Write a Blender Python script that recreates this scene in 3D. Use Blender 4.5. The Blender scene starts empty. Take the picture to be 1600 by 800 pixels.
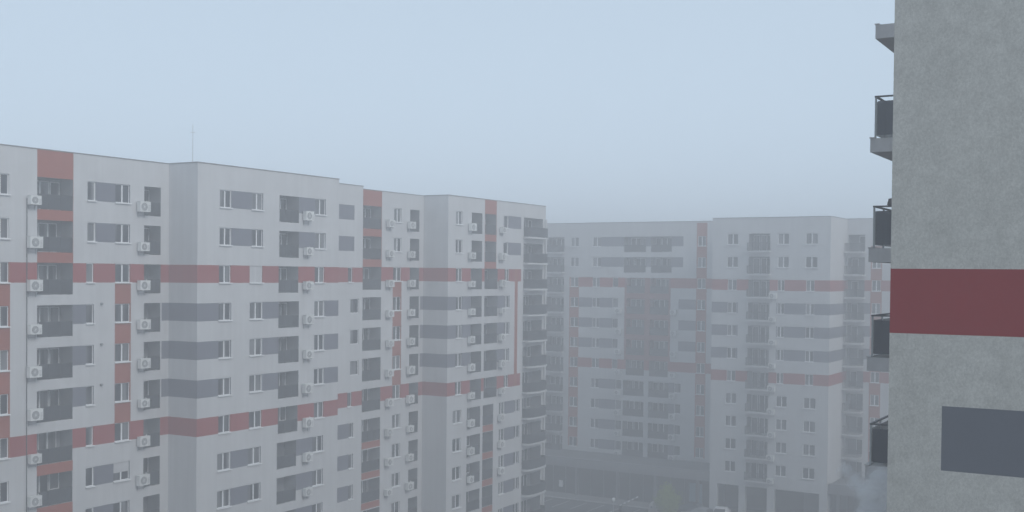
import bpy, bmesh, math, random
from mathutils import Vector, Matrix, noise
random.seed(7)
R = math.radians
SC = bpy.context.scene
COL = SC.collection
E = 30.5                                   # height of the photographer's eye above the ground
S = 2.9                                    # storey height

# ------------------------------------------------------------------ camera
cd = bpy.data.cameras.new('camera'); cam = bpy.data.objects.new('camera', cd); COL.objects.link(cam)
SC.camera = cam
cd.sensor_width = 36.0; cd.lens = 36.0 * 1800 / 1600
cd.shift_y = 63.5 / 1600
cd.clip_start = 0.1; cd.clip_end = 3000
cam.location = (0, 0, E)
_y, _p, _r = R(30.3), R(-1.1), R(0.55)
F_ = Vector((-math.sin(_y) * math.cos(_p), math.cos(_y) * math.cos(_p), math.sin(_p)))
R_ = Vector((math.cos(_y), math.sin(_y), 0)); U_ = R_.cross(F_)
R2 = R_ * math.cos(_r) + U_ * math.sin(_r); U2 = U_ * math.cos(_r) - R_ * math.sin(_r)
cam.rotation_euler = Matrix((R2, U2, -F_)).transposed().to_euler()

# ------------------------------------------------------------------ sky, sun, exposure
SUN_EL, SUN_AZ = R(38), R(108)      # the bright side of the sky, over the photographer's right shoulder; azimuth from +y towards +x
w = bpy.data.worlds.new('World'); SC.world = w; w.use_nodes = True
nt = w.node_tree; nt.nodes.clear()
out = nt.nodes.new('ShaderNodeOutputWorld'); bg = nt.nodes.new('ShaderNodeBackground')
sky = nt.nodes.new('ShaderNodeTexSky'); sky.sky_type = 'NISHITA'; sky.sun_disc = False
sky.sun_elevation = SUN_EL; sky.sun_rotation = SUN_AZ
sky.air_density = 1.0; sky.dust_density = 5.0; sky.ozone_density = 1.0
mix = nt.nodes.new('ShaderNodeMix'); mix.data_type = 'RGBA'; mix.inputs['Factor'].default_value = 0.9
mix.inputs['B'].default_value = (6.3, 7.75, 9.3, 1)       # the overcast layer above the fog
nt.links.new(sky.outputs[0], mix.inputs['A']); nt.links.new(mix.outputs['Result'], bg.inputs['Color'])
bg.inputs['Strength'].default_value = 0.1
tcw = nt.nodes.new('ShaderNodeTexCoord'); sxyz = nt.nodes.new('ShaderNodeSeparateXYZ'); nt.links.new(tcw.outputs['Generated'], sxyz.inputs[0])
gr = nt.nodes.new('ShaderNodeMapRange'); gr.inputs['From Min'].default_value = 0.0; gr.inputs['From Max'].default_value = 0.28
gr.inputs['To Min'].default_value = 1.27; gr.inputs['To Max'].default_value = 1.0; nt.links.new(sxyz.outputs['Z'], gr.inputs['Value'])
gm = nt.nodes.new('ShaderNodeVectorMath'); gm.operation = 'SCALE'; nt.links.new(mix.outputs['Result'], gm.inputs[0]); nt.links.new(gr.outputs[0], gm.inputs['Scale'])
nt.links.new(gm.outputs[0], bg.inputs['Color'])
nt.links.new(bg.outputs[0], out.inputs['Surface'])
sl = bpy.data.lights.new('sun', 'SUN'); sl.energy = 1.5; sl.angle = R(25); sl.color = (1.0, 0.96, 0.9)
so = bpy.data.objects.new('sun', sl); COL.objects.link(so)
so.rotation_euler = Vector((math.sin(SUN_AZ)*math.cos(SUN_EL), math.cos(SUN_AZ)*math.cos(SUN_EL), math.sin(SUN_EL))).to_track_quat('Z', 'Y').to_euler()
SC.view_settings.view_transform = 'Standard'; SC.view_settings.look = 'None'
SC.view_settings.exposure = -0.08; SC.view_settings.gamma = 1.0
SC.view_settings.use_curve_mapping = False
SC.cycles.volume_bounces = 1; SC.cycles.max_bounces = 8; SC.cycles.diffuse_bounces = 3
SC.cycles.use_denoising = True

# ------------------------------------------------------------------ materials
def mat(name, col, rough=0.9, var=0.10, scale=0.6, fine=0.0, metallic=0.0, spec=0.3, bump=0.0, obvar=0.0, streak=0.0):
    m = bpy.data.materials.new(name); m.use_nodes = True; n = m.node_tree; N = n.nodes; L = n.links
    b = N['Principled BSDF']; b.inputs['Roughness'].default_value = rough; b.inputs['Metallic'].default_value = metallic
    b.inputs['Specular IOR Level'].default_value = spec
    geo = N.new('ShaderNodeNewGeometry')
    tx = N.new('ShaderNodeTexNoise'); tx.inputs['Scale'].default_value = scale; tx.inputs['Detail'].default_value = 6
    tx.inputs['Roughness'].default_value = 0.65
    L.new(geo.outputs['Position'], tx.inputs['Vector'])
    mr = N.new('ShaderNodeMapRange'); mr.inputs['From Min'].default_value = 0.25; mr.inputs['From Max'].default_value = 0.75
    mr.inputs['To Min'].default_value = 1 - var; mr.inputs['To Max'].default_value = 1 + var
    L.new(tx.outputs['Fac'], mr.inputs['Value'])
    last = mr.outputs['Result']
    def mul(a, bsock):
        k = N.new('ShaderNodeMath'); k.operation = 'MULTIPLY'; L.new(a, k.inputs[0]); L.new(bsock, k.inputs[1]); return k.outputs[0]
    def band(sc3, detail, lo, hi, rough_=0.6):
        mp = N.new('ShaderNodeMapping'); mp.inputs['Scale'].default_value = sc3
        L.new(geo.outputs['Position'], mp.inputs['Vector'])
        t = N.new('ShaderNodeTexNoise'); t.inputs['Scale'].default_value = 1; t.inputs['Detail'].default_value = detail
        t.inputs['Roughness'].default_value = rough_
        L.new(mp.outputs[0], t.inputs['Vector'])
        q = N.new('ShaderNodeMapRange'); q.inputs['From Min'].default_value = 0.3; q.inputs['From Max'].default_value = 0.7
        q.inputs['To Min'].default_value = lo; q.inputs['To Max'].default_value = hi
        L.new(t.outputs['Fac'], q.inputs['Value']); return q.outputs['Result'], t.outputs['Fac']
    if streak:
        s1, _ = band((2.2, 2.2, 0.12), 4, 1 - streak, 1 + streak); last = mul(last, s1)
    if fine:
        s2, ff = band((26, 26, 20), 9, 1 - fine, 1 + fine, 0.85); last = mul(last, s2)
        if bump:
            bp = N.new('ShaderNodeBump'); bp.inputs['Strength'].default_value = bump; bp.inputs['Distance'].default_value = 0.02
            L.new(ff, bp.inputs['Height']); L.new(bp.outputs[0], b.inputs['Normal'])
    if obvar:
        oi = N.new('ShaderNodeObjectInfo'); q = N.new('ShaderNodeMapRange')
        q.inputs['To Min'].default_value = 1 - obvar; q.inputs['To Max'].default_value = 1 + obvar
        L.new(oi.outputs['Random'], q.inputs['Value']); last = mul(last, q.outputs['Result'])
    vm = N.new('ShaderNodeVectorMath'); vm.operation = 'SCALE'; vm.inputs[0].default_value = col
    L.new(last, vm.inputs['Scale']); L.new(vm.outputs[0], b.inputs['Base Color'])
    return m

M = {}
M['white'] = mat('white_render', (0.55, 0.555, 0.565), var=0.07, scale=0.3, streak=0.045)
M['grey'] = mat('grey_paint', (0.14, 0.145, 0.18), var=0.06, scale=0.3, streak=0.04)
M['red'] = mat('red_paint', (0.29, 0.042, 0.038), var=0.08, scale=0.3, streak=0.04)
M['orange'] = mat('brick_red_paint', (0.31, 0.075, 0.042), var=0.08, scale=0.3, streak=0.04)
M['brown'] = mat('brown_red_paint', (0.23, 0.075, 0.075), var=0.08, scale=0.3)
WALLS = ['white', 'grey', 'red', 'orange', 'brown']
M['nwhite'] = mat('near_white_render', (0.43, 0.43, 0.405), var=0.13, scale=3.0, fine=0.32, bump=0.25, streak=0.03)
M['ngrey'] = mat('near_grey_paint', (0.108, 0.12, 0.145), var=0.03, scale=0.6, fine=0.03, bump=0.3)
M['nred'] = mat('near_red_paint', (0.225, 0.014, 0.020), var=0.04, scale=0.6, fine=0.04, bump=0.3)
M['roof'] = mat('roof_membrane', (0.12, 0.125, 0.135), var=0.2, scale=0.4)
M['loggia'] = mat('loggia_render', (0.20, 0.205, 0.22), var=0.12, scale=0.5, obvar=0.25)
M['frame'] = mat('white_frame', (0.78, 0.79, 0.80), rough=0.4, var=0.02)
M['sill'] = mat('white_sill', (0.80, 0.81, 0.82), rough=0.5, var=0.03)
M['coping'] = mat('metal_coping', (0.22, 0.22, 0.23), rough=0.5, var=0.05)
M['rail'] = mat('grey_rail_panel', (0.03, 0.033, 0.042), rough=0.6, var=0.1, obvar=0.3)
M['bar'] = mat('dark_bar', (0.05, 0.053, 0.06), rough=0.5, var=0.05)
M['ac'] = mat('ac_white', (0.72, 0.73, 0.72), rough=0.5, var=0.05, obvar=0.08)
M['dark'] = mat('dark_grille', (0.24, 0.25, 0.26), rough=0.6, var=0.05)
M['conc'] = mat('grey_slab', (0.38, 0.38, 0.385), var=0.12, scale=1.0, streak=0.06)
M['nconc'] = mat('near_slab', (0.50, 0.48, 0.475), var=0.12, scale=1.5, fine=0.06, streak=0.08)
M['asphalt'] = mat('asphalt', (0.045, 0.047, 0.05), var=0.25, scale=0.25, fine=0.1)
M['paving'] = mat('paving', (0.16, 0.16, 0.165), var=0.15, scale=0.6, fine=0.08)
M['paint'] = mat('road_paint', (0.6, 0.6, 0.6), var=0.15, scale=1.5)
M['fascia'] = mat('podium_fascia', (0.20, 0.205, 0.22), var=0.08, scale=0.5, streak=0.05)
M['plinth'] = mat('dark_shopfront', (0.02, 0.022, 0.028), rough=0.5, var=0.2, scale=0.3)
M['mull'] = mat('grey_mullion', (0.16, 0.165, 0.18), rough=0.5, var=0.05)
M['bluewin'] = mat('bluish_poster', (0.22, 0.33, 0.40), rough=0.3, var=0.15, scale=0.8)
M['leaf'] = mat('yellow_green_leaf', (0.17, 0.23, 0.03), rough=0.7, var=0.45, scale=2.5)
M['bark'] = mat('bark', (0.07, 0.055, 0.045), var=0.3, scale=6)
M['metal'] = mat('galvanised', (0.33, 0.34, 0.35), rough=0.45, var=0.08)
M['black'] = mat('black_plastic', (0.02, 0.02, 0.022), rough=0.5)
M['tyre'] = mat('tyre', (0.02, 0.02, 0.02), rough=0.8)
M['carwhite'] = mat('car_white', (0.75, 0.76, 0.77), rough=0.25, var=0.02, spec=0.6)
M['cardark'] = mat('car_dark', (0.03, 0.034, 0.045), rough=0.2, var=0.02, spec=0.6)
M['cargrey'] = mat('car_grey', (0.25, 0.26, 0.28), rough=0.25, var=0.02, spec=0.6)
M['cloth'] = mat('dark_cloth', (0.06, 0.05, 0.055), var=0.3, scale=8)
M['bluec'] = mat('pale_cloth', (0.45, 0.43, 0.42), var=0.2, scale=6)
M['lamp'] = mat('lens', (0.6, 0.6, 0.6), rough=0.15, spec=0.7)

def glass_mat():
    m = bpy.data.materials.new('window_glass'); m.use_nodes = True; n = m.node_tree; N = n.nodes; L = n.links
    b = N['Principled BSDF']; b.inputs['Roughness'].default_value = 0.12; b.inputs['Specular IOR Level'].default_value = 0.5
    oi = N.new('ShaderNodeObjectInfo'); tc = N.new('ShaderNodeTexCoord')
    mp = N.new('ShaderNodeMapping'); mp.inputs['Scale'].default_value = (1.3, 0.0, 0.12); L.new(tc.outputs['Object'], mp.inputs['Vector'])
    off = N.new('ShaderNodeVectorMath'); off.operation = 'ADD'; sc_ = N.new('ShaderNodeMath'); sc_.operation = 'MULTIPLY'; sc_.inputs[1].default_value = 53.0
    L.new(oi.outputs['Random'], sc_.inputs[0]); L.new(mp.outputs[0], off.inputs[0]); L.new(sc_.outputs[0], off.inputs[1])
    t = N.new('ShaderNodeTexNoise'); t.inputs['Scale'].default_value = 1.0; t.inputs['Detail'].default_value = 2; L.new(off.outputs[0], t.inputs['Vector'])
    cr = N.new('ShaderNodeValToRGB'); e = cr.color_ramp.elements
    e[0].position = 0.46; e[0].color = (0.016, 0.019, 0.028, 1); e[1].position = 0.62; e[1].color = (0.17, 0.175, 0.185, 1)
    L.new(t.outputs['Fac'], cr.inputs['Fac']); L.new(cr.outputs['Color'], b.inputs['Base Color'])
    return m
M['glass'] = glass_mat()
def tinted():
    m = bpy.data.materials.new('tinted_glass_panel'); m.use_nodes = True; b = m.node_tree.nodes['Principled BSDF']
    b.inputs['Base Color'].default_value = (0.035, 0.045, 0.065, 1); b.inputs['Roughness'].default_value = 0.15
    b.inputs['Alpha'].default_value = 0.86
    return m
M['tint'] = tinted()

# ------------------------------------------------------------------ mesh helpers
def tag(o, label=None, cat=None, group=None, kind=None):
    if label: o['label'] = label
    if cat: o['category'] = cat
    if group: o['group'] = group
    if kind: o['kind'] = kind
    return o
class MB:
    """collects quads and boxes with material slots and links them as ONE mesh object"""
    def __init__(s, mats): s.v = []; s.f = []; s.m = []; s.mats = [mats] if isinstance(mats, str) else list(mats); s.smooth = False
    def quad(s, a, b, c, d, m=0):
        i = len(s.v); s.v += [tuple(a), tuple(b), tuple(c), tuple(d)]; s.f.append((i, i+1, i+2, i+3)); s.m.append(m)
    def box(s, x0, x1, y0, y1, z0, z1, m=0):
        i = len(s.v)
        s.v += [(x, y, z) for z in (z0, z1) for (x, y) in ((x0, y0), (x1, y0), (x1, y1), (x0, y1))]
        for f in ((0,3,2,1),(4,5,6,7),(0,1,5,4),(1,2,6,5),(2,3,7,6),(3,0,4,7)):
            s.f.append(tuple(i+k for k in f)); s.m.append(m)
    def prism(s, pts, z0, z1, m=0):
        i = len(s.v); n = len(pts)
        s.v += [(x, y, z0) for x, y in pts] + [(x, y, z1) for x, y in pts]
        s.f.append(tuple(i+k for k in reversed(range(n)))); s.f.append(tuple(i+n+k for k in range(n))); s.m += [m, m]
        for k in range(n):
            s.f.append((i+k, i+(k+1) % n, i+n+(k+1) % n, i+n+k)); s.m.append(m)
    def tube(s, p, q, r0, r1=None, n=10, m=0, cap=True):
        p, q = Vector(p), Vector(q); r1 = r0 if r1 is None else r1
        d = (q-p).normalized(); u = d.orthogonal().normalized(); w_ = d.cross(u); i = len(s.v)
        for (c, r) in ((p, r0), (q, r1)):
            for k in range(n):
                a = 2*math.pi*k/n; s.v.append(tuple(c+u*(r*math.cos(a))+w_*(r*math.sin(a))))
        for k in range(n):
            s.f.append((i+k, i+(k+1) % n, i+n+(k+1) % n, i+n+k)); s.m.append(m)
        if cap:
            s.f.append(tuple(i+k for k in reversed(range(n)))); s.f.append(tuple(i+n+k for k in range(n))); s.m += [m, m]
    def loft(s, rings, m=0, caps=True):
        i = len(s.v); n = len(rings[0])
        for r in rings: s.v += [tuple(p) for p in r]
        for j in range(len(rings)-1):
            for k in range(n):
                s.f.append((i+j*n+k, i+j*n+(k+1) % n, i+(j+1)*n+(k+1) % n, i+(j+1)*n+k)); s.m.append(m)
        if caps:
            s.f.append(tuple(i+k for k in reversed(range(n)))); s.f.append(tuple(i+(len(rings)-1)*n+k for k in range(n))); s.m += [m, m]
    def mesh(s, name):
        me = bpy.data.meshes.new(name); me.from_pydata(s.v, [], s.f); me.polygons.foreach_set('material_index', s.m)
        for k in s.mats: me.materials.append(M[k])
        if s.smooth: me.polygons.foreach_set('use_smooth', [True]*len(s.f))
        me.update(); return me
    def build(s, name, parent=None, loc=None, rz=0):
        return link(name, s.mesh(name), parent, loc, rz)
def link(name, me, parent=None, loc=None, rz=0):
    o = bpy.data.objects.new(name, me); COL.objects.link(o); o.parent = parent
    if loc is not None: o.location = loc
    o.rotation_euler = (0, 0, rz); return o
def empty(name, loc, rz=0):
    o = bpy.data.objects.new(name, None); COL.objects.link(o); o.location = loc; o.rotation_euler = (0, 0, rz); o.empty_display_size = 0.3; return o

# ------------------------------------------------------------------ shared part meshes
_cache = {}
def cached(key, fn):
    if key not in _cache: _cache[key] = fn()
    return _cache[key]
def frame_mesh(w_, h, mull=1):
    def fn():
        b = MB('frame'); t = 0.06; W = w_/2
        b.box(-W, W, -0.03, 0.03, 0, t); b.box(-W, W, -0.03, 0.03, h-t, h)
        b.box(-W, -W+t, -0.03, 0.03, t, h-t); b.box(W-t, W, -0.03, 0.03, t, h-t)
        for k in range(mull):
            x = -W + 2*W*(k+1)/(mull+1); b.box(x-0.06, x+0.06, -0.04, 0.04, t, h-t)
        return b.mesh('frame')
    return cached(('f', round(w_, 2), round(h, 2), mull), fn)
def pane_mesh(w_, h):
    def fn():
        b = MB('glass'); b.box(-w_/2+0.05, w_/2-0.05, -0.008, 0.008, 0.05, h-0.05); return b.mesh('pane')
    return cached(('p', round(w_, 2), round(h, 2)), fn)
def sill_mesh(w_):
    def fn():
        b = MB('sill'); b.box(-w_/2-0.05, w_/2+0.05, -0.26, -0.035, -0.06, 0.02); return b.mesh('sill')
    return cached(('s', round(w_, 2)), fn)
def shutter_mesh(w_, h):
    def fn():
        b = MB('white'); n = int(h/0.09)
        for k in range(n): b.box(-w_/2+0.03, w_/2-0.03, -0.075, -0.045, k*h/n+0.008, (k+1)*h/n)
        return b.mesh('shutter')
    return cached(('sh', round(w_, 2), round(h, 2)), fn)

class Building:
    def __init__(s, name, base, label, cat, mats=WALLS, slot=None):
        s.base = Vector((base[0], base[1], 0)); s.o = empty(name, s.base); tag(s.o, label, cat)
        s.wall = MB(mats); s.mats = mats; s.roof = MB(['roof', 'coping'])
    def rel(s, p): return Vector(p) - s.base
    def facade(s, rot, v, a0, a1, z0, z1, openings=(), paints=(), base='white'):
        """rot 'X': the plane x = v that looks to +x, a = y. rot 'Y': the plane y = v that looks to -y, a = x. Heights are above the ground."""
        P = (lambda a, d, z: (v-d, a, z)) if rot == 'X' else (lambda a, d, z: (a, v+d, z))
        rz = math.pi/2 if rot == 'X' else 0
        A = {a0, a1}; Z = {z0, z1}
        for q in list(openings)+list(paints):
            A |= {min(max(q[0], a0), a1), min(max(q[1], a0), a1)}; Z |= {min(max(q[2], z0), z1), min(max(q[3], z0), z1)}
        def uniq(x):
            x = sorted(x); r = [x[0]]
            for k in x[1:]:
                if k - r[-1] > 1e-4: r.append(k)
            return r
        A = uniq(A); Z = uniq(Z)
        def colour(a, z):
            c = base
            for q in paints:
                if q[0] < a < q[1] and q[2] < z < q[3]: c = q[4]
            return s.mats.index(c)
        for i in range(len(A)-1):
            for j in range(len(Z)-1):
                a, z = (A[i]+A[i+1])/2, (Z[j]+Z[j+1])/2
                if any(q[0] < a < q[1] and q[2] < z < q[3] for q in openings): continue
                s.wall.quad(s.rel(P(A[i], 0, Z[j])), s.rel(P(A[i+1], 0, Z[j])), s.rel(P(A[i+1], 0, Z[j+1])), s.rel(P(A[i], 0, Z[j+1])), colour(a, z))
        for q in openings:
            x0, x1, y0, y1, typ = q[:5]; opt = q[5] if len(q) > 5 else {}
            if typ == 'hole':
                continue
            if typ == 'win':
                D = 0.13; m = colour(x0-0.01, (y0+y1)/2)
                for (p, q2) in (((x0, y0), (x1, y0)), ((x1, y0), (x1, y1)), ((x1, y1), (x0, y1)), ((x0, y1), (x0, y0))):
                    s.wall.quad(s.rel(P(p[0], 0, p[1])), s.rel(P(q2[0], 0, q2[1])), s.rel(P(q2[0], D+.03, q2[1])), s.rel(P(p[0], D+.03, p[1])), m)
                w_ = x1-x0; h = y1-y0
                wo = link('window', frame_mesh(w_, h, opt.get('mull', 1)), s.o, s.rel(P((x0+x1)/2, D, y0)), rz)
                link('pane', pane_mesh(w_, h), wo)
                if opt.get('sill', True): link('sill', sill_mesh(w_), wo)
                if opt.get('shutter'):
                    k = opt['shutter']; link('shutter', shutter_mesh(w_, h*k), wo, (0, 0, h*(1-k)))
            if typ == 'log':
                loggia(s, P, rz, x0, x1, y0, y1, opt)
    def done(s, parapets=()):
        s.wall.build('wall', s.o); s.roof.build('roof', s.o)
    def flat_roof(s, x0, x1, y0, y1, z, low=0.6):
        """parapet walls with a metal coping round a lower roof sheet"""
        r = s.rel
        a = r((x0, y0, 0)); b = r((x1, y1, 0)); t = 0.25
        s.roof.quad((a.x+t, a.y+t, z-low), (b.x-t, a.y+t, z-low), (b.x-t, b.y-t, z-low), (a.x+t, b.y-t, z-low), 0)
        for (u0, u1, v0, v1) in ((a.x, b.x, a.y, a.y+t), (a.x, b.x, b.y-t, b.y), (a.x, a.x+t, a.y+t, b.y-t), (b.x-t, b.x, a.y+t, b.y-t)):
            s.roof.box(u0-0.04, u1+0.04, v0-0.04, v1+0.04, z+0.002, z+0.07, 1)
        for (p, q) in (((a.x+t, a.y+t), (b.x-t, a.y+t)), ((b.x-t, a.y+t), (b.x-t, b.y-t)), ((b.x-t, b.y-t), (a.x+t, b.y-t)), ((a.x+t, b.y-t), (a.x+t, a.y+t))):
            s.roof.quad((p[0], p[1], z-low), (q[0], q[1], z-low), (q[0], q[1], z+0.002), (p[0], p[1], z+0.002), 0)

def loggia(b, P, rz, x0, x1, z0, z1, opt):
    """a recessed balcony: render-lined recess, railing (panel or bars), a glazed door and, if asked, a slab that sticks out"""
    D = opt.get('depth', 1.3); out_ = opt.get('out', 0.0); W = (x1-x0)/2; H = z1-z0
    key = ('log', round(W, 2), round(H, 2), D, out_, opt.get('curve', 0), opt.get('lining', 'loggia'))
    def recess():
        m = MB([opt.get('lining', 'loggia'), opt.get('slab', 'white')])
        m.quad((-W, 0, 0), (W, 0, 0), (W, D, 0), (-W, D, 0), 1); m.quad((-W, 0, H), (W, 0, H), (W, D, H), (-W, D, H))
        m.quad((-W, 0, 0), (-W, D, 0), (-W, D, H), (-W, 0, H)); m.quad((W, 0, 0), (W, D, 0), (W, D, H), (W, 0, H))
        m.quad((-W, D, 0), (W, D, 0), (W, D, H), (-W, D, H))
        if out_:
            if opt.get('curve'):
                pts = [(-W-.1, -0.01)] + [(-(W+.1)*math.cos(math.pi*k/10), -out_*(0.55+0.45*math.sin(math.pi*k/10))) for k in range(11)] + [(W+.1, -0.01)]
                m.prism(pts, -0.18, 0.0, 1)
            else: m.box(-W-.1, W+.1, -out_, -0.005, -0.18, 0.0, 1)
        return m.mesh('balcony')
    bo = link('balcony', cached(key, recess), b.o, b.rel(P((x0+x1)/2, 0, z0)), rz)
    rh = opt.get('rh', 1.05); style = opt.get('rail', 'panel')
    def rail():
        m = MB(['rail', 'bar']); y = -out_+0.04 if out_ else 0.04
        if style == 'panel' and opt.get('curve'):
            pts = [(-W, -0.01)] + [(-W*math.cos(math.pi*k/10), -(out_-.05)*(0.55+0.45*math.sin(math.pi*k/10))) for k in range(11)] + [(W, -0.01)]
            for k in range(len(pts)-1):
                p, q = pts[k], pts[k+1]
                m.quad((p[0], p[1], 0.06), (q[0], q[1], 0.06), (q[0], q[1], rh), (p[0], p[1], rh), 0)
                m.tube((p[0], p[1], rh), (q[0], q[1], rh), 0.035, n=6, m=1)
        elif style == 'panel':
            m.box(-W+.01, W-.01, y, y+0.03, 0.05, rh-0.05, 0); m.box(-W+.005, W-.005, y-0.015, y+0.045, rh-0.05, rh, 1)
            for k in range(4):
                x = -W+0.04+(2*W-0.08)*k/3; m.box(x-0.025, x+0.025, y-0.02, y-0.002, 0.0, rh-0.052, 1)
            if out_:
                for x in (-W+.01, W-.04): m.box(x, x+0.03, y+0.032, -0.01, 0.05, rh-0.05, 0)
        else:
            m.box(-W-.02, W+.02, y, y+0.05, rh-0.05, rh, 1); m.box(-W-.02, W+.02, y, y+0.04, 0.08, 0.12, 1)
            n = int(2*W/0.13)
            for k in range(n+1):
                x = -W+2*W*k/n; m.box(x-0.028, x+0.028, y+.01, y+.035, 0.12, rh-0.05, 1)
            if out_:
                for x in (-W-.02, W-.02):
                    m.box(x, x+.04, y+.052, -0.01, rh-.05, rh, 1)
                    for k in range(1, 4): m.box(x, x+.03, y+.05+k*(out_-.1)/4, y+.08+k*(out_-.1)/4, 0, rh-.052, 1)
        return m.mesh('railing')
    link('railing', cached(key+('r', style, rh), rail), bo)
    rnd = random.random()
    # a door and a window in the back wall
    doors = opt.get('doors')
    if doors is None: doors = [(-W*0.45, 0.85, 2.02, 0, 0.02)] if W < 1.2 else [(-W*0.62, 0.8, 1.2, 0, 0.82), (W*0.22, 1.5, 2.02, 1, 0.02)]
    if rnd < 0.35 and opt.get('doors') is None: doors = [(-d[0],)+tuple(d[1:]) for d in doors]
    for (dx, dw, dh, mu, dz) in doors:
        do = link('door' if dh > 1.5 else 'window', frame_mesh(dw, dh, mu), bo, (dx, D-0.05, dz))
        link('pane', pane_mesh(dw, dh), do)

# ------------------------------------------------------------------ air conditioners: one prototype, then copies
def make_ac():
    o = empty('air_conditioner', (0, 0, 0))
    b = MB('ac'); w_, h, d = 0.98, 0.74, 0.36
    b.box(-w_/2, w_/2, -0.14-d, -0.14, 0, h)
    b.box(-w_/2-0.02, w_/2+0.02, -0.14-d-0.015, -0.13, h+0.002, h+0.03)
    b.build('casing', o)
    g = MB(['dark', 'ac']); c = Vector((-0.1, -0.14-d-0.003, h/2)); n = 20
    g.tube(c, c+Vector((0, -0.012, 0)), 0.29, n=n, m=0)
    for k in range(6):
        a = math.pi*k/6; dx, dz = math.cos(a)*.28, math.sin(a)*.28
        g.tube(c+Vector((-dx, -0.018, -dz)), c+Vector((dx, -0.018, dz)), 0.009, n=4, m=1)
    for k in range(5): g.box(0.27, 0.43, -0.14-d-0.008, -0.14-d-0.002, 0.1+k*0.09, 0.13+k*0.09, 0)
    g.build('fan_grille', o)
    k_ = MB('metal')
    for x in (-0.3, 0.3):
        k_.box(x-0.02, x+0.02, -0.44, -0.002, -0.05, -0.005); k_.box(x-0.02, x+0.02, -0.04, -0.002, -0.4, -0.052)
    k_.box(-0.279, 0.279, -0.03, -0.004, -0.3, -0.26)
    k_.build('bracket', o)
    p = MB('ac'); p.tube((0.53, -0.1, 0.2), (0.53, -0.03, 0.85), 0.03, n=6); p.tube((0.48, -0.3, 0.18), (0.53, -0.1, 0.2), 0.025, n=6); p.build('pipe', o)
    return o
AC0 = None
ORD = ['topmost', 'second from top', 'third from top', 'fourth from top', 'fifth from top', 'sixth from top', 'seventh from top', 'eighth from top', 'ninth from top', 'tenth from top', 'eleventh from top']
def put_ac(rot, v, a, zc, label, group):
    global AC0
    if AC0 is None: AC0 = make_ac(); o = AC0
    else:
        o = AC0.copy(); COL.objects.link(o)
        for ch in AC0.children:
            c = ch.copy(); c.parent = o; COL.objects.link(c)
    j = random.uniform(-0.05, 0.05)
    o.location = (v, a+j, zc-0.37) if rot == 'X' else (a+j, v, zc-0.37)
    o.rotation_euler = (0, 0, math.pi/2 if rot == 'X' else 0)
    k = random.choice((0.84, 0.9, 0.95, 1.0)); o.scale = (k, 1, k*random.choice((0.94, 1.0)))
    tag(o, label, 'air conditioner', group); return o
def ac_column(rot, v, a, z3, rows, where, group, dz=-1.55):
    for n, i in enumerate(rows):
        put_ac(rot, v, a, z3+S*(3-i)+dz, 'white air conditioner box %s, %s' % (where, ORD[n]), group)

WH = 1.36      # window height
LH = 2.18      # loggia height
def head(z3, i): return z3 + S*(3-i)
def win(z3, i, a0, a1, **o): h = head(z3, i); return (a0, a1, h-WH, h, 'win', o)
def log(z3, i, a0, a1, **o): h = head(z3, i); return (a0, a1, h-LH, h, 'log', o)
def stripe(z3, i, a0, a1, c): h = head(z3, i); return (a0, a1, h-WH, h, c)

# ================================================================== the setting
def ground():
    b = MB('asphalt'); n = 30; X0, X1 = -297, 297
    for i in range(n):
        for j in range(n):
            x0 = X0+(X1-X0)*i/n; x1 = X0+(X1-X0)*(i+1)/n; y0 = X0+(X1-X0)*j/n; y1 = X0+(X1-X0)*(j+1)/n
            b.quad((x0, y0, 0), (x1, y0, 0), (x1, y1, 0), (x0, y1, 0))
    tag(b.build('ground'), kind='structure')
    p = MB('paving'); p.box(-95, -52.9, 139.0, 142.2, -0.3, 0.13); p.box(-37.2, -15, 139.0, 142.2, -0.3, 0.13)
    p.box(-61.9, -58.5, 40, 120, -0.3, 0.13)
    tag(p.build('pavement'), kind='structure')
    q = MB('conc'); q.box(-95, -52.9, 138.85, 138.998, -0.3, 0.15); q.box(-37.2, -15, 138.85, 138.998, -0.3, 0.15); q.box(-58.498, -58.35, 40, 120, -0.3, 0.15)
    tag(q.build('kerb'), kind='structure')
    m = MB('paint')
    for k in range(9):
        x = -74+k*2.6
        m.quad((x, 133.0, 0.004), (x+0.12, 133.0, 0.004), (x+0.12, 138.0, 0.004), (x, 138.0, 0.004))
    m.quad((-90, 126.0, 0.004), (-20, 126.0, 0.004), (-20, 126.12, 0.004), (-90, 126.12, 0.004))
    tag(m.build('road_markings'), kind='structure')
ground()

# ================================================================== near left block (A)
z3 = E+0.5
A = Building('apartment_building', (-74, 62), 'nearest grey and white block on the left with red bands and a projecting corner wing', 'apartment block')
ZA = E+8.15
rowsA = range(1, 12)
op = []; pt = []
for i in rowsA:
    # recessed wing, from the frame's left edge to the corner
    op += [win(z3, i, 47.6, 48.88), win(z3, i, 43.2, 44.5)]
    r1 = dict(rail='panel')
    op.append(log(z3, i, 51.02, 53.92, **r1))
    if i in (3, 7): op += [win(z3, i, 55.05, 55.72, mull=0), win(z3, i, 57.6, 59.0)]
    elif i in (4, 5, 6): op += [win(z3, i, 55.05, 55.72, mull=0), win(z3, i, 57.6, 59.0)]
    elif i in (1, 2): op += [win(z3, i, 55.15, 55.85, mull=0), win(z3, i, 57.6, 58.95)]
    else: op += [win(z3, i, 55.05, 55.75, mull=0), win(z3, i, 57.5, 58.98, shutter=0.55 if i == 8 else 0)]
    op.append(log(z3, i, 60.28, 61.88))
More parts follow.
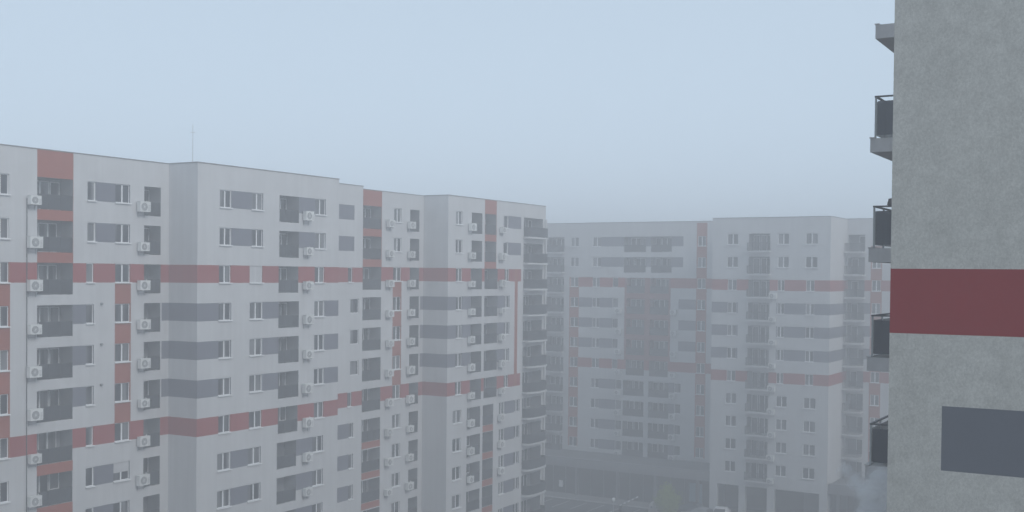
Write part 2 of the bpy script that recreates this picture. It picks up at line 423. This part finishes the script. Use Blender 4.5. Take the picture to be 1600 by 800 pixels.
# paints
def hb(i): return head(z3, i)
pt += [(51.02, 53.95, hb(3), ZA, 'orange')]
for i in (3, 7): pt.append(stripe(z3, i, 30, 62.0, 'red'))
pt[-1] = stripe(z3, 7, 48.95, 62.0, 'red'); 
pt += [(46.0, 48.95, hb(7)-WH, hb(3), 'orange'), (57.58, 59.05, hb(7), hb(3)-WH, 'orange')]
for i in (4, 5, 6): pt.append(stripe(z3, i, 53.92, 55.05, 'grey'))
for i in (1, 2): pt.append(stripe(z3, i, 55.85, 57.6, 'grey'))
for i in (8, 9, 10, 11): pt.append(stripe(z3, i, 55.75, 57.5, 'grey'))
for i in (7, 8, 9, 10, 11): pt.append((51.02, 53.95, hb(i)-S+0.0, hb(i)-LH, 'orange'))
A.facade('X', -67, 34, 62, 0, ZA, op, pt)
# short return face of the projecting wing
pt = [stripe(z3, 3, -67, -64, 'red'), stripe(z3, 7, -67, -64, 'red')] + [stripe(z3, i, -67, -64, 'grey') for i in (4, 5, 6)]
A.facade('Y', 62.7, -67, -64, 0, ZA, [], pt)
A.facade('X', -67, 62, 62.7, 0, ZA, [], pt and [stripe(z3, i, 61.9, 62.8, 'red') for i in (3, 7)]+[stripe(z3, i, 61.9, 62.8, 'grey') for i in (4, 5, 6)])
op = []; pt = []
for i in rowsA:
    if i in (1, 2):
        op += [win(z3, i, 65.0, 66.25), win(z3, i, 68.5, 69.8), log(z3, i, 71.75, 74.15), win(z3, i, 76.2, 77.6)]
        pt += [stripe(z3, i, 66.25, 68.5, 'grey'), stripe(z3, i, 74.15, 76.2, 'grey')]
    elif i in (3, 7):
        op += [win(z3, i, 64.95, 66.25), win(z3, i, 68.3, 69.8, shutter=1.0 if i == 3 else 0), log(z3, i, 71.68, 74.1), win(z3, i, 76.2, 77.5)]
        pt += [stripe(z3, i, 62.6, 79.5, 'red')]
    elif i in (4, 5, 6):
        op += [win(z3, i, 64.92, 66.28), win(z3, i, 68.33, 69.8), log(z3, i, 71.68, 74.2), win(z3, i, 76.18, 77.5)]
        pt += [stripe(z3, i, 62.6, 64.92, 'grey'), stripe(z3, i, 69.8, 71.68, 'grey'), stripe(z3, i, 77.5, 79.5, 'grey')]
    else:
        op += [win(z3, i, 64.85, 66.28), win(z3, i, 68.2, 69.67), log(z3, i, 71.58, 73.95), win(z3, i, 76.05, 77.42)]
        pt += [stripe(z3, i, 66.28, 68.2, 'grey'), stripe(z3, i, 73.95, 76.05, 'grey')]
A.facade('X', -64, 62.7, 79.4, 0, ZA, op, pt)
op = []; pt = []
for i in rowsA:
    if i in (1, 2): pt.append(stripe(z3, i, 83.0, 85.4, 'grey'))
    if i in (4, 5, 6): op.append(win(z3, i, 84.9, 86.2, mull=0, sill=False))
    if i in (3, 7): op.append(win(z3, i, 84.5, 85.2, mull=0)); pt.append(stripe(z3, i, 79, 86.7, 'red'))
    if i > 7: op.append(win(z3, i, 84.75, 85.4, mull=0)); pt.append(stripe(z3, i, 82.8, 84.75, 'grey'))
A.facade('X', -67, 79.4, 86.7, 0, ZA, op, pt)
A.wall.quad(A.rel((-64, 79.4, 0)), A.rel((-67, 79.4, 0)), A.rel((-67, 79.4, ZA)), A.rel((-64, 79.4, ZA)))
# plain end and back walls
for (p, q) in (((-67, 34), (-81, 34)), ((-81, 34), (-81, 86.7)), ((-81, 86.7), (-67, 86.7))):
    A.wall.quad(A.rel((p[0], p[1], 0)), A.rel((q[0], q[1], 0)), A.rel((q[0], q[1], ZA)), A.rel((p[0], p[1], ZA)))
A.flat_roof(-81, -67, 34, 86.7, ZA); A.flat_roof(-67.0, -64, 62.7, 79.4, ZA+0.012)
A.done()
for (y) in (50.18,):
    d = MB('bar'); d.tube((-66.93, y, 0.2), (-66.93, y, E+4.8), 0.028, n=6); d.v = [tuple(A.rel(p)) for p in d.v]; d.build('drain_pipe', A.o)
v_ = MB('dark')
for i in (4, 5, 6): v_.tube(A.rel((-67.0, 56.35, hb(i)+0.02)), A.rel((-66.85, 56.35, hb(i)+0.02)), 0.09, n=8)
v_.build('wall_vents', A.o)['kind'] = 'stuff'
G = 'air conditioners on the block facades'
ac_column('X', -67, 50.62, z3, range(1, 9), 'beside the widest balconies of the nearest left block', G)
ac_column('X', -67, 60.0, z3, range(1, 9), 'before the recessed corner of the nearest left block', G)
ac_column('X', -64, 75.05, z3, range(1, 10), 'on the projecting wing of the nearest left block', G)

# ================================================================== far left block (B)
z3 = E+0.6
ZB = E+7.88
B = Building('apartment_building', (-74, 100), 'second left block in deeper fog ending in a stack of curved balconies', 'apartment block')
op = []; pt = []
for i in range(1, 13):
    op.append(log(z3, i, 86.72, 89.6))
    if i in (1, 2): op.append(win(z3, i, 91.65, 92.9))
    else: op.append(win(z3, i, 91.55, 92.9))
    op.append(log(z3, i, 94.35, 95.95))
    if i > 7: pt.append((86.72, 89.6, hb(i)-S+0.1, hb(i)-LH+0.1, 'orange'))
pt += [(86.71, 89.66, hb(3), ZB, 'orange')] + [stripe(z3, i, 86.71, 96.2, 'red') for i in (3, 7)]
pt += [(91.5, 92.95, hb(7)-WH, hb(3)-WH, 'orange')]
B.facade('X', -67, 86.71, 96.2, 0, ZB, op, pt)
pt = [stripe(z3, i, -67, -64, 'red') for i in (3, 7)]+[stripe(z3, i, -67, -64, 'grey') for i in (4, 5, 6)]
B.facade('Y', 96.7, -67, -64, 0, ZB, [], pt)
B.facade('X', -67, 96.2, 96.7, 0, ZB, [], [stripe(z3, i, 96, 97, 'red') for i in (3, 7)]+[stripe(z3, i, 96, 97, 'grey') for i in (4, 5, 6)])
op = []; pt = []
for i in range(1, 13):
    if i in (1, 2):
        op += [win(z3, i, 98.1, 99.35), log(z3, i, 101.1, 103.2), log(z3, i, 103.75, 106.05), win(z3, i, 107.6, 108.6, mull=0)]
        pt += [stripe(z3, i, 108.6, 111.4, 'grey')]
    elif i in (3, 7):
        op += [win(z3, i, 98.2, 99.4), log(z3, i, 101.0, 103.2), log(z3, i, 103.72, 106.4), win(z3, i, 107.9, 108.9)]
        pt += [stripe(z3, i, 96.6, 111.5, 'red')]
    elif i in (4, 5, 6):
        op += [win(z3, i, 98.25, 99.45), log(z3, i, 101.0, 103.2), log(z3, i, 103.7, 106.4), win(z3, i, 107.8, 109.0)]
        pt += [stripe(z3, i, 96.6, 98.25, 'grey'), stripe(z3, i, 99.45, 101.0, 'grey'), stripe(z3, i, 106.4, 107.8, 'grey')]
    else:
        op += [win(z3, i, 97.8, 99.4), log(z3, i, 100.5, 103.1), log(z3, i, 103.6, 105.75), win(z3, i, 106.95, 108.1), win(z3, i, 110.2, 111.4, sill=False)]
        pt += [stripe(z3, i, 108.1, 110.2, 'grey'), (103.6, 105.75, hb(i)-S+0.05, hb(i)-LH+0.05, 'orange')]
    op.append(log(z3, i, 112.0, 116.4, out=1.1, curve=1))
pt += [(103.7, 106.1, hb(3), ZB, 'orange'), (110.1, 110.75, hb(7)-WH, hb(3), 'orange')]
B.facade('X', -64, 96.7, 117.1, 0, ZB, op, pt)
B.wall.quad(B.rel((-64, 117.1, 0)), B.rel((-81, 117.1, 0)), B.rel((-81, 117.1, ZB)), B.rel((-64, 117.1, ZB)))
B.wall.quad(B.rel((-81, 86.71, 0)), B.rel((-81, 117.1, 0)), B.rel((-81, 117.1, ZB)), B.rel((-81, 86.71, ZB)))
B.flat_roof(-81, -67, 86.76, 117.1, ZB); B.flat_roof(-67, -64, 96.7, 117.1, ZB+0.012)
c = MB('white'); c.box(-64.0, -63.75, 116.75, 117.0, 0, ZB-1.5); c.v = [tuple(B.rel(p)) for p in c.v]; c.build('corner_post', B.o)
B.done()
ac_column('X', -67, 90.65, z3, range(1, 11), 'beside plain windows of the second left block', G)
ac_column('X', -67, 94.2, z3, range(1, 11), 'by inner corner balconies of the second left block', G)
ac_column('X', -64, 100.8, z3, range(1, 11), 'left of paired balconies of the second left block', G)
ac_column('X', -64, 107.0, z3, range(1, 11), 'right of paired balconies of the second left block', G)

# ================================================================== end block across the court (C)
z3 = E-0.3
ZC = E+7.5
C = Building('apartment_building', (-68, 156), 'wide block closing the court with a red brown middle panel above a dark podium', 'apartment block')
op = []; pt = []
zb = E-25.6
for i in range(1, 12):
    last = i == 11
    op.append(log(z3, i, -81.2, -78.3, out=0.9, lining='loggia', rail='panel'))
    op.append(log(z3, i, -89.6, -86.2, out=0.9, rail='bars'))
    op.append(win(z3, i, -77.25, -75.95) if i > 2 else win(z3, i, -77.25, -75.95, sill=True))
    if i in (1, 2):
        op += [win(z3, i, -73.7, -72.3), log(z3, i, -68.75, -65.4), log(z3, i, -64.6, -61.5)]
        pt.append(stripe(z3, i, -73.7, -59.8, 'grey'))
    elif i in (3, 4, 5, 6, 7):
        op += [win(z3, i, -73.7, -72.5), win(z3, i, -70.5, -69.6, mull=0, sill=False)]
        op += [log(z3, i, -68.3, -65.5, lining='brown' if i < 7 else 'loggia'), log(z3, i, -64.7, -61.9, lining='brown' if i < 7 else 'loggia')]
        if i in (4, 5, 6): pt += [stripe(z3, i, -75.85, -69.6, 'grey'), stripe(z3, i, -60.4, -57.85, 'grey')]
    else:
        op += [win(z3, i, -73.8, -72.5), win(z3, i, -69.9, -68.9, mull=0, sill=False), log(z3, i, -68.7, -65.5), log(z3, i, -64.8, -61.75), win(z3, i, -60.9, -59.95, mull=0)]
        pt += [stripe(z3, i, -72.5, -69.9, 'grey'), stripe(z3, i, -61.75, -60.9, 'grey')]
    op.append(win(z3, i, -57.7, -56.5))
    op.append(log(z3, i, -37.3, -35.2, out=1.8, rail='bars')); op.append(win(z3, i, -34.3, -33.2))
    op.append(win(z3, i, -29.0, -27.6)); 
    if i in (4, 5, 6): pt.append(stripe(z3, i, -35.9, -34.4, 'grey'))
for i in (3, 7): pt.append(stripe(z3, i, -77.4, -15, 'red'))
pt += [(-68.6, -61.6, hb(7), hb(3), 'brown'), (-77.4, -75.85, zb+0.7, hb(3), 'orange'), (-57.85, -56.35, zb+0.7, ZC-0.2, 'orange'), (-34.45, -33.05, zb+0.7, ZC-3.4, 'orange')]
C.facade('Y', 149, -96, -14, zb, ZC, op, pt)
for (p, q) in (((-96, 149), (-96, 163)), ((-96, 163), (-14, 163)), ((-14, 163), (-14, 149))):
    C.wall.quad(C.rel((p[0], p[1], 0)), C.rel((q[0], q[1], 0)), C.rel((q[0], q[1], ZC)), C.rel((p[0], p[1], ZC)))
C.flat_roof(-96, -14, 149, 163, ZC)
C.done()
# podium of shops in front of the block
zt = E-25.45
for (x0, x1) in ((-96, -52.75), (-37.35, -14)):
    k = MB(['roof', 'fascia', 'plinth', 'mull'])
    k.box(x0, x1, 141.3, 148.9, zt-0.12, zt, 0); k.box(x0, x1, 141.2, 141.6, zt-1.05, zt+0.18, 1)
    k.box(x0, x1, 142.7, 148.9, 0, zt-0.122, 2)
    n = int((x1-x0)/1.9)
    for j in range(n+1):
        x = x0+(x1-x0)*j/n; k.box(x-0.05, x+0.05, 142.6, 142.69, 0.1, zt-0.4, 3)
    k.v = [tuple(C.rel(p)) for p in k.v]; k.build('podium', C.o)
    cl = [x for x in (-92, -84, -78.3, -72.2, -66, -60.5, -54.5, -36.3, -31, -25) if x0+0.3 < x < x1-0.2]
    for x in cl:
        q = MB('mull'); q.box(x-0.17, x+0.17, 141.65, 142.0, 0, zt-1.06); q.v = [tuple(C.rel(p)) for p in q.v]; q.build('column', C.o)
q = MB(['bluewin', 'mull']); q.box(-55.9, -54.1, 142.5, 142.58, 0.7, 3.3, 0)
for x in (-55.95, -55.0, -54.1): q.box(x-.04, x+.04, 142.44, 142.5, 0.5, 3.4, 1)
q.v = [tuple(C.rel(p)) for p in q.v]; q.build('shop_window', C.o)
ac_column('Y', 149, -69.4, z3, range(4, 12), 'left of the middle balconies of the end block', G, dz=-1.75)
ac_column('Y', 149, -61.0, z3, range(4, 12), 'right of the middle balconies of the end block', G, dz=-1.75)

# ================================================================== white tower in front of it (D)
z3 = E-0.35
ZD = E+7.45
D = Building('tower_block', (-45, 145), 'paler projecting tower with one central balcony stack standing on square pillars', 'apartment block')
op = []; pt = []
X0, X1 = -52.6, -37.45
for i in range(1, 12):
    if i in (3, 4, 5, 6, 7): op += [win(z3, i, -50.5, -49.3), win(z3, i, -44.0, -43.1), win(z3, i, -40.4, -39.35)]
    else: op += [win(z3, i, -50.6, -49.15), win(z3, i, -44.0, -42.6), win(z3, i, -40.5, -39.0)]
    op.append(log(z3, i, -47.75, -45.0, out=0.7, rail='bars', doors=[(-0.75, 0.8, 2.0, 0, 0.02), (0.55, 1.4, 2.0, 1, 0.02)]))
    if i in (4, 5, 6): pt += [stripe(z3, i, X0, -49.1, 'grey'), stripe(z3, i, -44.1, X1, 'grey')]
    if i in (3, 7): pt += [stripe(z3, i, X0, X1, 'red')]
at = E-26.6
for (a, b) in ((-51.6, -48.7), (-47.85, -45.0), (-44.1, -38.4)): op.append((a, b, -0.1, at, 'hole'))
D.facade('Y', 141, X0, X1, 0, ZD, op, pt)
D.facade('X', X1, 141, 149, 0, ZD, [], [stripe(z3, i, 141, 149, 'red') for i in (3, 7)]+[stripe(z3, i, 141, 149, 'grey') for i in (4, 5, 6)])
D.wall.quad(D.rel((X0, 141, 0)), D.rel((X0, 149, 0)), D.rel((X0, 149, ZD)), D.rel((X0, 141, ZD)))
D.wall.quad(D.rel((X0, 148.98, 0)), D.rel((X1, 148.98, 0)), D.rel((X1, 148.98, ZD)), D.rel((X0, 148.98, ZD)))
# undercroft: soffit and pillar depth
D.wall.box(*[v for v in (X0+.02+45, X1-.02+45, 0.02-4+0, 3.9, at+0.02, at+0.3)], 0)
for (a, b) in ((X0+.02, -51.6), (-48.7, -47.85), (-45.0, -44.1), (-38.4, X1-.02)): D.wall.box(a+45+.003, b+45-.003, -3.99, -3.3, 0, at+0.01, 0)
D.flat_roof(X0, X1, 141, 148.9, ZD)
D.done()
q = MB(['plinth', 'mull']); q.box(-52.4-(-45), -37.6+45, 1.2, 1.3, 0, at, 0); q.box(4.2-0.9, 5.6-.2, 0.9, 1.18, 0, at-0.6, 1); q.build('rear_shopfront', D.o)
ac_column('Y', 141, -44.5, z3, range(3, 12), 'right of the balcony stack of the pale tower', G, dz=-2.0)

# ================================================================== near right block (F)
NW = ['nwhite', 'ngrey', 'nred']
Fb = Building('apartment_building', (2, 32), 'closest building at the right, blank rough grey gable with one red and one grey band', 'apartment block', mats=NW)
z3 = E+0.2; ZF = E+8.6
pt = []
for i in (3, 7): pt.append((-6, 9, head(z3, i)-1.35, head(z3, i), 'nred'))
for i in (4, 5, 6): pt.append((-4.28, 9, head(z3, i)-1.33+0.08, head(z3, i)+0.08, 'ngrey'))
Fb.facade('Y', 24.9, -5.35, 8.5, 0, ZF, [], pt, base='nwhite')
for (p, q) in (((-5.35, 24.9), (-5.35, 42)), ((-5.35, 42), (8.5, 42)), ((8.5, 42), (8.5, 24.9))):
    Fb.wall.quad(Fb.rel((p[0], p[1], 0)), Fb.rel((q[0], q[1], 0)), Fb.rel((q[0], q[1], ZF)), Fb.rel((p[0], p[1], ZF)))
Fb.flat_roof(-5.35, 8.5, 24.9, 42, ZF)
Fb.done()
def near_balcony(zs, rail=True):
    y0, y1, xo = 30.9, 35.6, (-7.21 if rail else -7.12)
    b = MB('nconc'); b.box(xo, -5.352, y0, y1, zs-0.36, zs)
    b.box(xo-0.02, xo+0.1, y0-0.02, y1+.02, zs+0.002, zs+0.03)
    b.v = [tuple(Fb.rel(p)) for p in b.v]; bo = b.build('balcony', Fb.o)
    if not rail: return
    r = MB(['metal', 'bar']); x = xo+0.11; yy = y0+0.1
    r.box(x-.03, -5.36, yy-.03, yy+.03, zs+1.08, zs+1.12, 1); r.box(x-.03, x+.03, yy+.032, y1-.1, zs+1.08, zs+1.12, 1)
    for k in range(2): r.box(x-.022+k*1.72, x+.022+k*1.72, yy-.022, yy+.022, zs+0.002, zs+1.079, 0)
    for k in range(1, 5): r.box(x-.022, x+.022, yy+k*1.1-.022, yy+k*1.1+.022, zs+0.002, zs+1.079, 0)
    r.v = [tuple(Fb.rel(p)) for p in r.v]; ro = r.build('railing', bo)
    g = MB('tint'); g.box(x+.05, -5.45, yy-.008, yy+.008, zs+0.09, zs+0.98)
    for k in range(4): g.box(x-.008, x+.008, yy+.06+k*1.1, yy+1.04+k*1.1, zs+0.09, zs+0.98)
    g.v = [tuple(Fb.rel(p)) for p in g.v]; g.build('glass_panel', bo)
    d = MB(['glass', 'frame']); d.box(-5.40, -5.36, 32, 34.2, zs+.05, zs+2.2, 0); d.box(-5.43, -5.41, 33.05, 33.15, zs+.05, zs+2.2, 1)
    d.v = [tuple(Fb.rel(p)) for p in d.v]; d.build('door', bo)
near_balcony(E+6.62, rail=False)
for z in (3.66, 0.78, -2.09, -4.95, -7.85): near_balcony(E+z)

# ================================================================== small things
# antenna mast
o = empty('antenna_mast', (-67.2, 65.3, ZA-0.58)); tag(o, 'thin tall aerial pole standing on the roof of the nearest left block', 'antenna')
b = MB('metal'); b.tube((0, 0, 0), (0, 0, 3.9), 0.022, 0.012, n=6); b.box(-.2, .2, -.2, .2, 0, 0.06); b.build('pole', o)
b = MB('metal')
b.tube((-.25, 0, 3.3), (.25, 0, 3.3), 0.006, n=5)
for k in range(5): b.tube((-.2+k*.1, -.15, 3.3), (-.2+k*.1, .15, 3.3), 0.005, n=4)
b.build('aerial', o)

# cars
def make_car(loc, rz, paint, label):
    o = empty('parked_car', loc, rz); tag(o, label, 'car', 'cars parked by the tower')
    L_, W_ = 4.3, 0.88
    prof = [(-2.15, .35), (-2.12, .75), (-2.0, .92), (-1.5, .98), (-1.0, 1.38), (-.4, 1.47), (.4, 1.45), (1.05, 1.0), (1.9, .85), (2.12, .62), (2.15, .35)]
    b = MB(paint); b.smooth = True
    rings = []
    for t in (-1, -.93, .93, 1):
        rings.append([(x*(0.97 if abs(t) == 1 else 1), t*W_*(1 - (0.16 if z > 1.1 else 0)), z if abs(t) < 1 or z < 1 else z-0.06) for x, z in prof])
    b.loft(rings); b.build('body', o)
    g = MB('plinth')
    for sy in (-1, 1):
        y = sy*(W_*0.93+0.006)
        g.quad((-1.35, y, 1.0), (.85, y, 1.0), (.3, y*.86, 1.38), (-.9, y*.86, 1.34))
    g.quad((1.05, -.7, 1.03), (1.05, .7, 1.03), (.45, .66, 1.45), (.45, -.66, 1.45)); g.quad((-1.52, -.7, 1.01), (-1.52, .7, 1.01), (-1.02, .66, 1.4), (-1.02, -.66, 1.4))
    g.build('windows', o)
    for x in (-1.35, 1.35):
        for y in (-.8, .8):
            w2 = MB('tyre'); w2.tube((x, y-.1, .32), (x, y+.1, .32), .32, n=16); w2.build('wheel', o)
    for y in (-.6, .6):
        h = MB('lamp'); h.box(2.09, 2.14, y-.17, y+.17, .6, .74); h.build('headlight', o)
    return o
make_car((-50.0, 138.4, 0), R(100), 'carwhite', 'white car parked under the left opening of the pale tower')
make_car((-54.3, 139.0, 0), R(175), 'cardark', 'dark car parked before the bluish shop window')
make_car((-52.0, 136.6, 0), R(170), 'cargrey', 'grey car parked at the left foot of the pale tower')

# tree
def make_tree(loc, h, label):
    o = empty('street_tree', loc); tag(o, label, 'tree')
    t = MB('bark'); t.smooth = True
    t.tube((0, 0, 0), (0.05, 0, h*.35), .09, .07, n=8, cap=False); t.tube((0.05, 0, h*.35), (0.0, .05, h*.85), .07, .02, n=8, cap=False)
    rr = random.Random(3); tips = []
    for k in range(14):
        z = h*(.3+.5*rr.random()); a = rr.random()*6.28; l = (1.45 if z < h*.6 else 0.9)*(.6+.4*rr.random())
        tip = (l*math.cos(a), l*math.sin(a), z+l*.7); tips.append(tip); t.tube((0, 0, z), tip, .035, .01, n=5, cap=False)
    t.build('trunk', o)
    c = MB('leaf')
    for k in range(4200):
        tp = Vector(rr.choice(tips)) * rr.uniform(.55, 1.05) if rr.random() < .8 else Vector((0, 0, h*rr.uniform(.5, 1)))
        tp.z = max(tp.z, h*.3)
        p = tp + Vector((rr.gauss(0, .27), rr.gauss(0, .27), rr.gauss(0, .3))); s_ = rr.uniform(.07, .14)
        u = Vector((rr.gauss(0, 1), rr.gauss(0, 1), rr.gauss(0, 1))).normalized(); v = u.orthogonal().normalized()
        c.quad(p-u*s_, p+v*s_*.6, p+u*s_, p-v*s_*.6)
    c.build('crown', o)
make_tree((-55.3, 133.6, 0), 4.3, 'small yellow green tree before the dark podium')

# raised striped barrier
o = empty('parking_barrier', (-62.2, 134.6, 0)); tag(o, 'red and white striped barrier arm raised on a dark post', 'barrier')
b = MB('black'); b.box(-.16, .16, -.16, .16, 0, 1.1); b.box(-.19, .19, -.19, .19, 1.102, 1.16); b.build('post', o)
b = MB(['frame', 'dark']); d = Vector((math.cos(R(28)), 0, math.sin(R(28))))
for k in range(9): b.tube(Vector((0, -.2, 1.0))+d*(k*.32), Vector((0, -.2, 1.0))+d*((k+1)*.32-.004), .09, n=8, m=k % 2)
b.build('arm', o)
o = empty('globe_lamp', (-63.0, 134.2, 0)); tag(o, 'short post with a pale round globe left of the striped barrier', 'lamp')
b = MB('metal'); b.tube((0, 0, 0), (0, 0, 1.5), .06, n=8); b.build('post', o)
bm = bmesh.new(); bmesh.ops.create_uvsphere(bm, u_segments=16, v_segments=10, radius=.24)
me = bpy.data.meshes.new('globe'); bm.to_mesh(me); bm.free(); me.materials.append(M['frame']); me.polygons.foreach_set('use_smooth', [True]*len(me.polygons)); link('globe', me, o, (0, 0, 1.7))

# bell-shaped recycling container
o = empty('recycling_container', (-57.6, 134.5, 0)); tag(o, 'pale rounded bell shaped container left of the small tree', 'container')
b = MB('bluec'); b.smooth = True; rings = []
for (z, r) in ((0.05, .55), (.3, .62), (.9, .62), (1.4, .56), (1.75, .4), (1.95, .2), (2.0, .05)):
    rings.append([(r*math.cos(6.2832*k/20), r*math.sin(6.2832*k/20), z) for k in range(20)])
b.loft(rings); b.build('shell', o)
b = MB('black'); b.tube((0, -.5, 1.35), (0, -.62, 1.35), .12, n=12); b.build('opening', o)

# white meter box on the podium wall
o = MB('frame'); o.box(-75.3, -74.75, 142.42, 142.58, 0.9, 1.75); o.box(-75.33, -74.72, 142.40, 142.42, 0.87, 0.93); o.box(-75.33, -74.72, 142.40, 142.42, 1.72, 1.78)
q = o.build('wall_box'); tag(q, 'small white box on the dark podium wall at the far left', 'box')

# cloth on the second near balcony
b = MB('cloth'); b.smooth = True
z = E+0.78+1.125; rings = []
for k in range(9):
    y = 30.86+k*0.05; hgt = 0.05+0.09*abs(math.sin(k*1.3))*(1 if k < 7 else .5)
    rings.append([(-6.75+0.03*math.sin(k), y, z+0.0), (-6.72, y, z+hgt+.03), (-6.45, y, z+hgt*1.4), (-6.1, y, z+hgt*.8+.03), (-5.7, y, z+hgt), (-5.45, y, z+0.01)])
b.loft(rings); q = b.build('folded_blanket'); tag(q, 'dark crumpled blanket lying on the balcony rail above the red band', 'blanket')

# steam puff beside the near block: many thin torn veils that catch the light
def steam():
    m = bpy.data.materials.new('steam'); m.use_nodes = True; N = m.node_tree.nodes; L = m.node_tree.links
    N.remove(N['Principled BSDF']); df = N.new('ShaderNodeBsdfDiffuse'); df.inputs['Color'].default_value = (.95, .95, .96, 1)
    tl = N.new('ShaderNodeBsdfTranslucent'); tl.inputs['Color'].default_value = (.95, .95, .96, 1)
    ms = N.new('ShaderNodeMixShader'); ms.inputs[0].default_value = 0.5; L.new(df.outputs[0], ms.inputs[1]); L.new(tl.outputs[0], ms.inputs[2])
    geo = N.new('ShaderNodeNewGeometry'); t = N.new('ShaderNodeTexNoise'); t.inputs['Scale'].default_value = 2.2; t.inputs['Detail'].default_value = 1.5
    t.inputs['Distortion'].default_value = 0.0; L.new(geo.outputs['Position'], t.inputs['Vector'])
    q = N.new('ShaderNodeMapRange'); q.inputs['From Min'].default_value = 0.25; q.inputs['From Max'].default_value = 0.75
    q.inputs['To Min'].default_value = 0.0; q.inputs['To Max'].default_value = 0.16; L.new(t.outputs['Fac'], q.inputs['Value'])
    tr = N.new('ShaderNodeBsdfTransparent'); mx = N.new('ShaderNodeMixShader'); L.new(q.outputs[0], mx.inputs[0])
    L.new(tr.outputs[0], mx.inputs[1]); L.new(ms.outputs[0], mx.inputs[2]); L.new(mx.outputs[0], N['Material Output'].inputs['Surface'])
    bm = bmesh.new(); rr = random.Random(11)
    blobs = [((0, 0, 0), .52), ((-.1, .1, -.55), .5), ((.15, 0, .45), .34), ((-.45, .1, .35), .26), ((-.75, 0, .62), .17)]
    for (c, r) in blobs:
        for k in range(9):
            f = 0.25+0.75*(k+1)/9
            g = bmesh.ops.create_icosphere(bm, subdivisions=3, radius=r*f)['verts']
            off = Vector((rr.gauss(0, .04), rr.gauss(0, .04), rr.gauss(0, .05)))
            for v in g:
                n_ = noise.noise(v.co*2.4+Vector((k*1.7, r*9, 0)))
                v.co = Vector(c)+off+v.co*(1+0.35*n_)
    me = bpy.data.meshes.new('steam'); bm.to_mesh(me); bm.free(); me.materials.append(m)
    me.polygons.foreach_set('use_smooth', [True]*len(me.polygons))
    o = link('steam', me, None, (-6.7, 29.7, E-5.55))
    tag(o, 'white puff of steam drifting up beside the near balconies', None, None, 'stuff')
steam()
SC.cycles.transparent_max_bounces = 96

# the fog, one closed even volume round everything
m = bpy.data.materials.new('haze'); m.use_nodes = True; N = m.node_tree.nodes; N.remove(N['Principled BSDF'])
pv = N.new('ShaderNodeVolumePrincipled'); pv.inputs['Color'].default_value = (0.90, 0.89, 0.895, 1)
pv.inputs['Density'].default_value = 0.0069; pv.inputs['Anisotropy'].default_value = 0.2
m.node_tree.links.new(pv.outputs[0], N['Material Output'].inputs['Volume'])
hz = MB('white'); hz.box(-299, 299, -299, 299, -1.0, E+9.2); hm = hz.mesh('haze'); hm.materials.clear(); hm.materials.append(m)
tag(link('haze', hm), kind='stuff')
